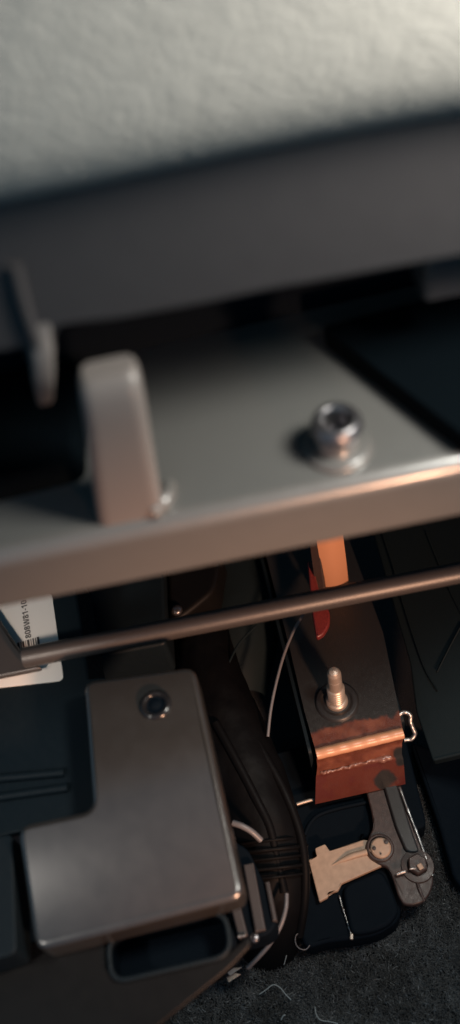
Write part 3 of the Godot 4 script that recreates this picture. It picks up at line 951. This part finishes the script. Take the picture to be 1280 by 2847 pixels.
func clip_and_base() -> void:
	var root := thing("retaining_clip", "flat beige plastic T shaped clip running from the black base to the round plug", "retaining clip", Vector3(0.01661, 0.0235, -0.13003))
	var st := begin()
	var o := rounded([Vector3(-0.00093, 0.0238, -0.13752), Vector3(0.00349, 0.0238, -0.13838), Vector3(0.00371, 0.0238, -0.14244), Vector3(0.00935, 0.0238, -0.14342), Vector3(0.01073, 0.0238, -0.13974), Vector3(0.02955, 0.0238, -0.14112), Vector3(0.03539, 0.0238, -0.13868), Vector3(0.03571, 0.0238, -0.12662), Vector3(0.01276, 0.0238, -0.12251), Vector3(0.01011, 0.0238, -0.11954), Vector3(0.00521, 0.0238, -0.11937), Vector3(0.0044, 0.0238, -0.11762), Vector3(-0.00038, 0.0238, -0.11638)], 0.0008, true, 3)
	slab(st, o, Vector3.DOWN * 0.003, 0.0005, 3)
	part("tee_plate", st, M.beige, root)
	st = begin()
	tube(st, smooth_path([Vector3(0.01054, 0.0236, -0.13226), Vector3(0.01561, 0.024, -0.1334), Vector3(0.02253, 0.0244, -0.13432), Vector3(0.03117, 0.0245, -0.13457)], 6), 0.0016, 10, func(t, _a): return 0.3 + 0.7 * smoothstep(0.0, 0.5, t))
	part("stiffening_rib", st, M.beige, root)
	st = begin()
	lathe(st, Vector3(0.03663, 0.0262, -0.13432), Vector3.UP, round_profile([Vector2(0.0054, -0.003), Vector2(0.0053, 0.0006), Vector2(0.0046, 0.0014), Vector2(0.0, 0.0017)], 0.0006), 32)
	var plug := part("round_plug", st, M.beige, root)
	st = begin()
	for q in [[1041, 2362, 0.0010], [1073, 2340, 0.0012], [1059, 2373, 0.0005]]:
		var c: Vector3 = [Vector3(0.03328, 0.0282, -0.13447), Vector3(0.04005, 0.0282, -0.13627), Vector3(0.03573, 0.0282, -0.13117)][[1041, 1073, 1059].find(q[0])]
		lathe(st, c, Vector3.UP, [Vector2(q[2], -0.0012), Vector2(q[2], 0.0001), Vector2(0.0, 0.0002)], 10)
	part("dimple", st, M.foot, plug)

	root = thing("plastic_mount", "black plastic base with two rounded recesses under the beige clip", "mount", Vector3(0.02, 0.008, -0.16))
	st = begin()
	slab(st, rounded([Vector3(-0.01562, 0.018, -0.19468), Vector3(-0.00949, 0.018, -0.20013), Vector3(0.00168, 0.018, -0.20138), Vector3(0.06791, 0.018, -0.1985), Vector3(0.06416, 0.018, -0.14157), Vector3(0.02791, 0.018, -0.14406), Vector3(0.03008, 0.018, -0.13788), Vector3(0.03712, 0.018, -0.12886), Vector3(0.04094, 0.018, -0.11007), Vector3(0.03625, 0.018, -0.10071), Vector3(0.02402, 0.018, -0.09655), Vector3(0.01053, 0.018, -0.09739), Vector3(-0.00196, 0.018, -0.09869), Vector3(-0.01232, 0.018, -0.09753), Vector3(-0.01593, 0.018, -0.12241)], 0.005), Vector3.DOWN * 0.018, 0.002)
	part("base_plate", st, M.rubber, root)
	st = begin()
	tube(st, smooth_path([Vector3(0.00011, 0.0195, -0.15142), Vector3(0.00412, 0.0195, -0.15673), Vector3(0.01056, 0.0195, -0.16037), Vector3(0.02273, 0.0195, -0.16134), Vector3(0.03857, 0.0195, -0.16106)], 6), 0.0011, 8)
	part("recess_rim", st, M.rubber, root)
	st = begin()
	tube(st, PackedVector3Array([Vector3(-0.0003, 0.024, -0.16689), Vector3(0.00355, 0.024, -0.1672), Vector3(0.00901, 0.024, -0.16754)]), 0.0010, 8)
	part("pin", st, M.brass, root)
	st = begin()
	tube(st, smooth_path([Vector3(0.0103, 0.02, -0.11799), Vector3(0.01042, 0.0198, -0.11274), Vector3(0.01098, 0.0196, -0.10576), Vector3(0.01145, 0.0194, -0.09859)], 10), 0.0005, 6, func(t, _a): return 0.7 + 0.8 * maxf(0.0, sin(t * 30.0) * sin(t * 13.0)))
	part("dotted_edge", st, M.bright, root)  # thin bright metal line, thicker in spots
	st = begin()
	block(st, Vector3(0.01136, 0.0195, -0.09825), Vector3(0.0016, 0.0016, 0.0028), 0.0004, -0.3)
	part("edge_chip", st, M.brass, root)
	st = begin()
	slab(st, rounded([Vector3(0.01253, 0.0225, -0.12183), Vector3(0.03425, 0.0225, -0.12549), Vector3(0.03682, 0.0225, -0.1151), Vector3(0.03771, 0.0225, -0.10449), Vector3(0.03116, 0.0225, -0.0991), Vector3(0.02254, 0.0225, -0.09759), Vector3(0.01094, 0.0225, -0.09838)], 0.005), Vector3.DOWN * 0.006, 0.002)
	part("rubber_pad", st, M.rubber, root)

func harness() -> void:
	var root := thing("cable_loom", "thick black taped cable loom curving down between bracket and rail", "cable loom", Vector3(-0.01928, 0.02, -0.15995))
	var st := begin()
	var path := smooth_path([Vector3(-0.03226, 0.052, -0.26745), Vector3(-0.03158, 0.05, -0.23514), Vector3(-0.02716, 0.047, -0.20461), Vector3(-0.0216, 0.043, -0.17415), Vector3(-0.01931, 0.038, -0.1485), Vector3(-0.02116, 0.03, -0.12939), Vector3(-0.02589, 0.014, -0.11666), Vector3(-0.031, -0.006, -0.10971), Vector3(-0.03531, -0.022, -0.10483)], 9)
	var lump := FastNoiseLite.new()
	lump.frequency = 1.0
	lump.seed = 31
	var body := func(t, a): return (1.0 + 0.05 * lump.get_noise_3d(cos(a) * 1.6, sin(a) * 1.6, t * 13.0) + 0.018 * pow(absf(sin(t * 21.0 + a * 0.5)), 5.0)) * (0.82 + 0.18 * sin(PI * clampf(t * 1.2, 0.0, 1.0)))
	tube(st, path, 0.0195, 40, body)
	part("taped_sleeve", st, M.tape, root)
	for i in 5:
		st = begin()
		var c: Vector3 = [Vector3(-0.01979, 0.038, -0.14713), Vector3(-0.01945, 0.037, -0.14293), Vector3(-0.01965, 0.036, -0.1389), Vector3(-0.0201, 0.035, -0.13459), Vector3(-0.02083, 0.034, -0.13074)][i]
		var loop := PackedVector3Array()
		var dirn := (Vector3(-0.02161, 0.032, -0.12895) - Vector3(-0.01931, 0.038, -0.1485)).normalized()
		var e := dirn.cross(Vector3.UP).normalized()
		var f := e.cross(dirn)
		for j in 42:
			var g := TAU * j / 40.0
			loop.append(c + (e * cos(g) + f * sin(g)) * (0.0188 + 0.0012 * lump.get_noise_2d(j * 0.2, i * 5.0)))
		tube(st, loop, [0.0008, 0.0011, 0.0007, 0.0009, 0.0008][i], 8, null, false)
		part("tie_band", st, M.tape, root)

	for q in [[Vector3(-0.01917, 0.058, -0.2094), Vector3(-0.01168, 0.058, -0.18584), Vector3(-0.00524, 0.054, -0.16433), Vector3(-0.00223, 0.048, -0.14515), Vector3(-0.00344, 0.042, -0.12929), Vector3(-0.00779, 0.032, -0.11547), Vector3(-0.01398, 0.018, -0.10461)], [Vector3(-0.0324, 0.066, -0.20375), Vector3(-0.02587, 0.064, -0.18281), Vector3(-0.01973, 0.06, -0.16176), Vector3(-0.01609, 0.056, -0.14755), Vector3(-0.01607, 0.05, -0.13334), Vector3(-0.01606, 0.044, -0.11941)]]:
		st = begin()
		tube(st, smooth_path(q, 8), 0.0024, 10)
		part("cable", st, M.tape, root)

	root = thing("plug_connector", "small black ribbed plug connector against the cable loom by the bracket corner", "connector", Vector3(-0.03354, 0.05, -0.11833))
	st = begin()
	slab(st, rounded([Vector3(-0.03559, 0.066, -0.14345), Vector3(-0.02798, 0.066, -0.13652), Vector3(-0.02284, 0.066, -0.11692), Vector3(-0.0215, 0.066, -0.10071), Vector3(-0.02646, 0.066, -0.09713), Vector3(-0.03907, 0.066, -0.09673), Vector3(-0.04226, 0.066, -0.11628)], 0.003), Vector3.DOWN * 0.02, 0.0015)
	part("housing", st, M.rubber, root)
	for i in 3:
		st = begin()
		var a: Vector3 = [Vector3(-0.03893, 0.069, -0.11804), Vector3(-0.02906, 0.069, -0.12907), Vector3(-0.02208, 0.068, -0.1195)][i]
		var b: Vector3 = [Vector3(-0.0374, 0.069, -0.0982), Vector3(-0.02926, 0.069, -0.09892), Vector3(-0.02205, 0.068, -0.10193)][i]
		var wdt: float = [0.0045, 0.0050, 0.0022][i]
		var sx := (b - a).cross(Vector3.UP).normalized() * wdt / 2.0
		slab(st, rounded([a - sx, a + sx, b + sx, b - sx], 0.0006, true, 3), Vector3.DOWN * 0.005, 0.0008, 3)
		part("rib", st, M.trim, root)
	st = begin()
	tube(st, PackedVector3Array([Vector3(-0.0396, 0.0695, -0.09856), Vector3(-0.03612, 0.0695, -0.09844)]), 0.0008, 8)
	part("latch_edge", st, M.bright, root)
	st = begin()
	lathe(st, Vector3(-0.03257, 0.066, -0.0975), Vector3.UP, round_profile([Vector2(0.0022, -0.002), Vector2(0.0022, 0.0006), Vector2(0.0, 0.0014)], 0.0006), 14)
	part("latch_stud", st, M.bolt, root)

	# loose wires, each a thing of its own
	loose([Vector3(0.0378, 0.07, -0.26731), Vector3(0.02922, 0.072, -0.25519), Vector3(0.01968, 0.072, -0.24403), Vector3(0.01113, 0.07, -0.23183), Vector3(0.00339, 0.066, -0.21819), Vector3(-0.00267, 0.062, -0.20557), Vector3(-0.00723, 0.058, -0.19329)], 0.00085, M.wire, "loose_wire", "thin pale grey wire bowing down left of the threaded stud", "wire")
	loose([Vector3(-0.01478, 0.052, -0.11626), Vector3(-0.01651, 0.052, -0.11003), Vector3(-0.0208, 0.05, -0.1033), Vector3(-0.02721, 0.046, -0.09799), Vector3(-0.03456, 0.04, -0.09436), Vector3(-0.04079, 0.032, -0.09269)], 0.00105, M.wire, "loose_wire", "pale wire arching round the right of the plug connector", "wire")
	loose([Vector3(-0.0326, 0.07, -0.1489), Vector3(-0.02873, 0.07, -0.1466), Vector3(-0.02459, 0.068, -0.14349), Vector3(-0.02117, 0.064, -0.13976)], 0.0015, M.wire, "loose_wire", "short grey wire entering the loom beside the bracket's shiny edge", "wire")
	loose([Vector3(-0.00021, 0.06, -0.25918), Vector3(-0.01174, 0.062, -0.24913), Vector3(-0.02146, 0.062, -0.23548), Vector3(-0.02955, 0.058, -0.22172)], 0.0007, M.console, "loose_wire", "faint dark wire curving over the air duct", "wire")

func loose(pts: Array, r: float, m: Material, called: String, label: String, category: String, group := "") -> void:
	var st := begin(pts[0])
	tube(st, smooth_path(pts, 8), r, 8)
	single(called, st, m, label, category, group)

func console() -> void:
	var root := thing("console_side", "dark green grey plastic console side with thin moulded lines at the right edge", "console side", Vector3(0.09691, 0.07157, -0.2131))
	var st := begin()
	slab(st, rounded([Vector3(0.08315, 0.05809, -0.33362), Vector3(0.08134, 0.05241, -0.28766), Vector3(0.07915, 0.045, -0.22318), Vector3(0.07486, 0.03678, -0.19702), Vector3(0.07509, 0.03537, -0.16901), Vector3(0.13758, 0.12898, -0.13518), Vector3(0.17236, 0.1888, -0.23896)], 0.002), (Vector3(0.07915, 0.045, -0.22318) - Vector3(0.07915, 0.045, -0.22318)) + Vector3(0.0012, -0.006, 0), 0.001)
	part("panel", st, M.console, root)
	for q in [[Vector3(0.08604, 0.06054, -0.30225), Vector3(0.0858, 0.05857, -0.2769), Vector3(0.08466, 0.05538, -0.25392), Vector3(0.08432, 0.05244, -0.21561), Vector3(0.0866, 0.05485, -0.19838)], [Vector3(0.10432, 0.08697, -0.27732), Vector3(0.10452, 0.08612, -0.259), Vector3(0.10487, 0.0854, -0.239), Vector3(0.10609, 0.08608, -0.22001)], [Vector3(0.10471, 0.08386, -0.21836), Vector3(0.09691, 0.07157, -0.2131), Vector3(0.08888, 0.05888, -0.20705)]]:
		st = begin()
		tube(st, smooth_path(q, 6), 0.0004, 8)
		part("moulded_line", st, M.console, root)
	st = begin()
	slab(st, rounded([Vector3(0.07012, 0.012, -0.19174), Vector3(0.08554, 0.012, -0.18148), Vector3(0.11554, 0.012, -0.1679), Vector3(0.08432, 0.012, -0.08504), Vector3(0.06944, 0.012, -0.11607), Vector3(0.07081, 0.012, -0.142)], 0.004), Vector3.DOWN * 0.012, 0.002)
	part("lower_edge", st, M.rubber, root)

func debris() -> void:
	var g := "pale lint threads on the carpet"
	loose([Vector3(-0.03994, 0.003, -0.08543), Vector3(-0.03628, 0.004, -0.08649), Vector3(-0.03223, 0.0045, -0.08788), Vector3(-0.02928, 0.0045, -0.08613), Vector3(-0.027, 0.004, -0.08248), Vector3(-0.02494, 0.003, -0.07978)], 0.00026, M.lint, "lint_thread", "pale bent lint thread shaped like a roof on the front carpet", "thread", g)
	loose([Vector3(-0.01407, 0.003, -0.07468), Vector3(-0.01415, 0.004, -0.07107), Vector3(-0.01268, 0.004, -0.06825), Vector3(-0.00888, 0.004, -0.06686), Vector3(-0.00485, 0.003, -0.06525)], 0.00022, M.lint, "lint_thread", "pale hooked lint thread at the bottom edge of the carpet", "thread", g)
	loose([Vector3(-0.02061, 0.012, -0.10215), Vector3(-0.02284, 0.01, -0.09794), Vector3(-0.02488, 0.006, -0.09541)], 0.00022, M.lint, "lint_thread", "short straight lint thread below the cable loom", "thread", g)
	loose([Vector3(-0.01254, 0.021, -0.10502), Vector3(-0.01529, 0.021, -0.10425), Vector3(-0.01641, 0.02, -0.10133), Vector3(-0.01528, 0.019, -0.09862), Vector3(-0.01232, 0.018, -0.09753), Vector3(-0.00977, 0.018, -0.099)], 0.00022, M.wire, "lint_thread", "fine curled hair looping beside the black base", "thread", g)
	loose([Vector3(-0.0317, 0.003, -0.07236), Vector3(-0.03022, 0.004, -0.07367), Vector3(-0.02911, 0.004, -0.07376)], 0.0003, M.lint, "lint_thread", "tiny pale lint curl near the bottom of the carpet", "thread", g)
	var root := thing("paper_scrap", "crumpled pale scrap caught at the bracket's lower right edge", "scrap", Vector3(-0.05001, 0.02, -0.09513))
	var st := begin()
	slab(st, rounded([Vector3(-0.05218, 0.022, -0.09458), Vector3(-0.04813, 0.027, -0.09511), Vector3(-0.04448, 0.021, -0.09576), Vector3(-0.04673, 0.026, -0.09371), Vector3(-0.05123, 0.02, -0.09343)], 0.0006), Vector3.DOWN * 0.0006, 0.0002)
	part("torn_piece", st, M.lint, root)
	st = begin()
	slab(st, rounded([Vector3(-0.05353, 0.016, -0.09394), Vector3(-0.0489, 0.02, -0.09425), Vector3(-0.0459, 0.016, -0.09368), Vector3(-0.04987, 0.019, -0.0917), Vector3(-0.05315, 0.014, -0.09159)], 0.0006), Vector3.DOWN * 0.0006, 0.0002)
	part("torn_piece", st, M.brass, root)

func _ready() -> void:
	camera_and_light()
	materials()
	ground()
	back_wall()
	seat()
	frame()
	towel_bar()
	module_box()
	lower_bracket()
	seat_rail()
	clip_and_base()
	harness()
	console()
	debris()
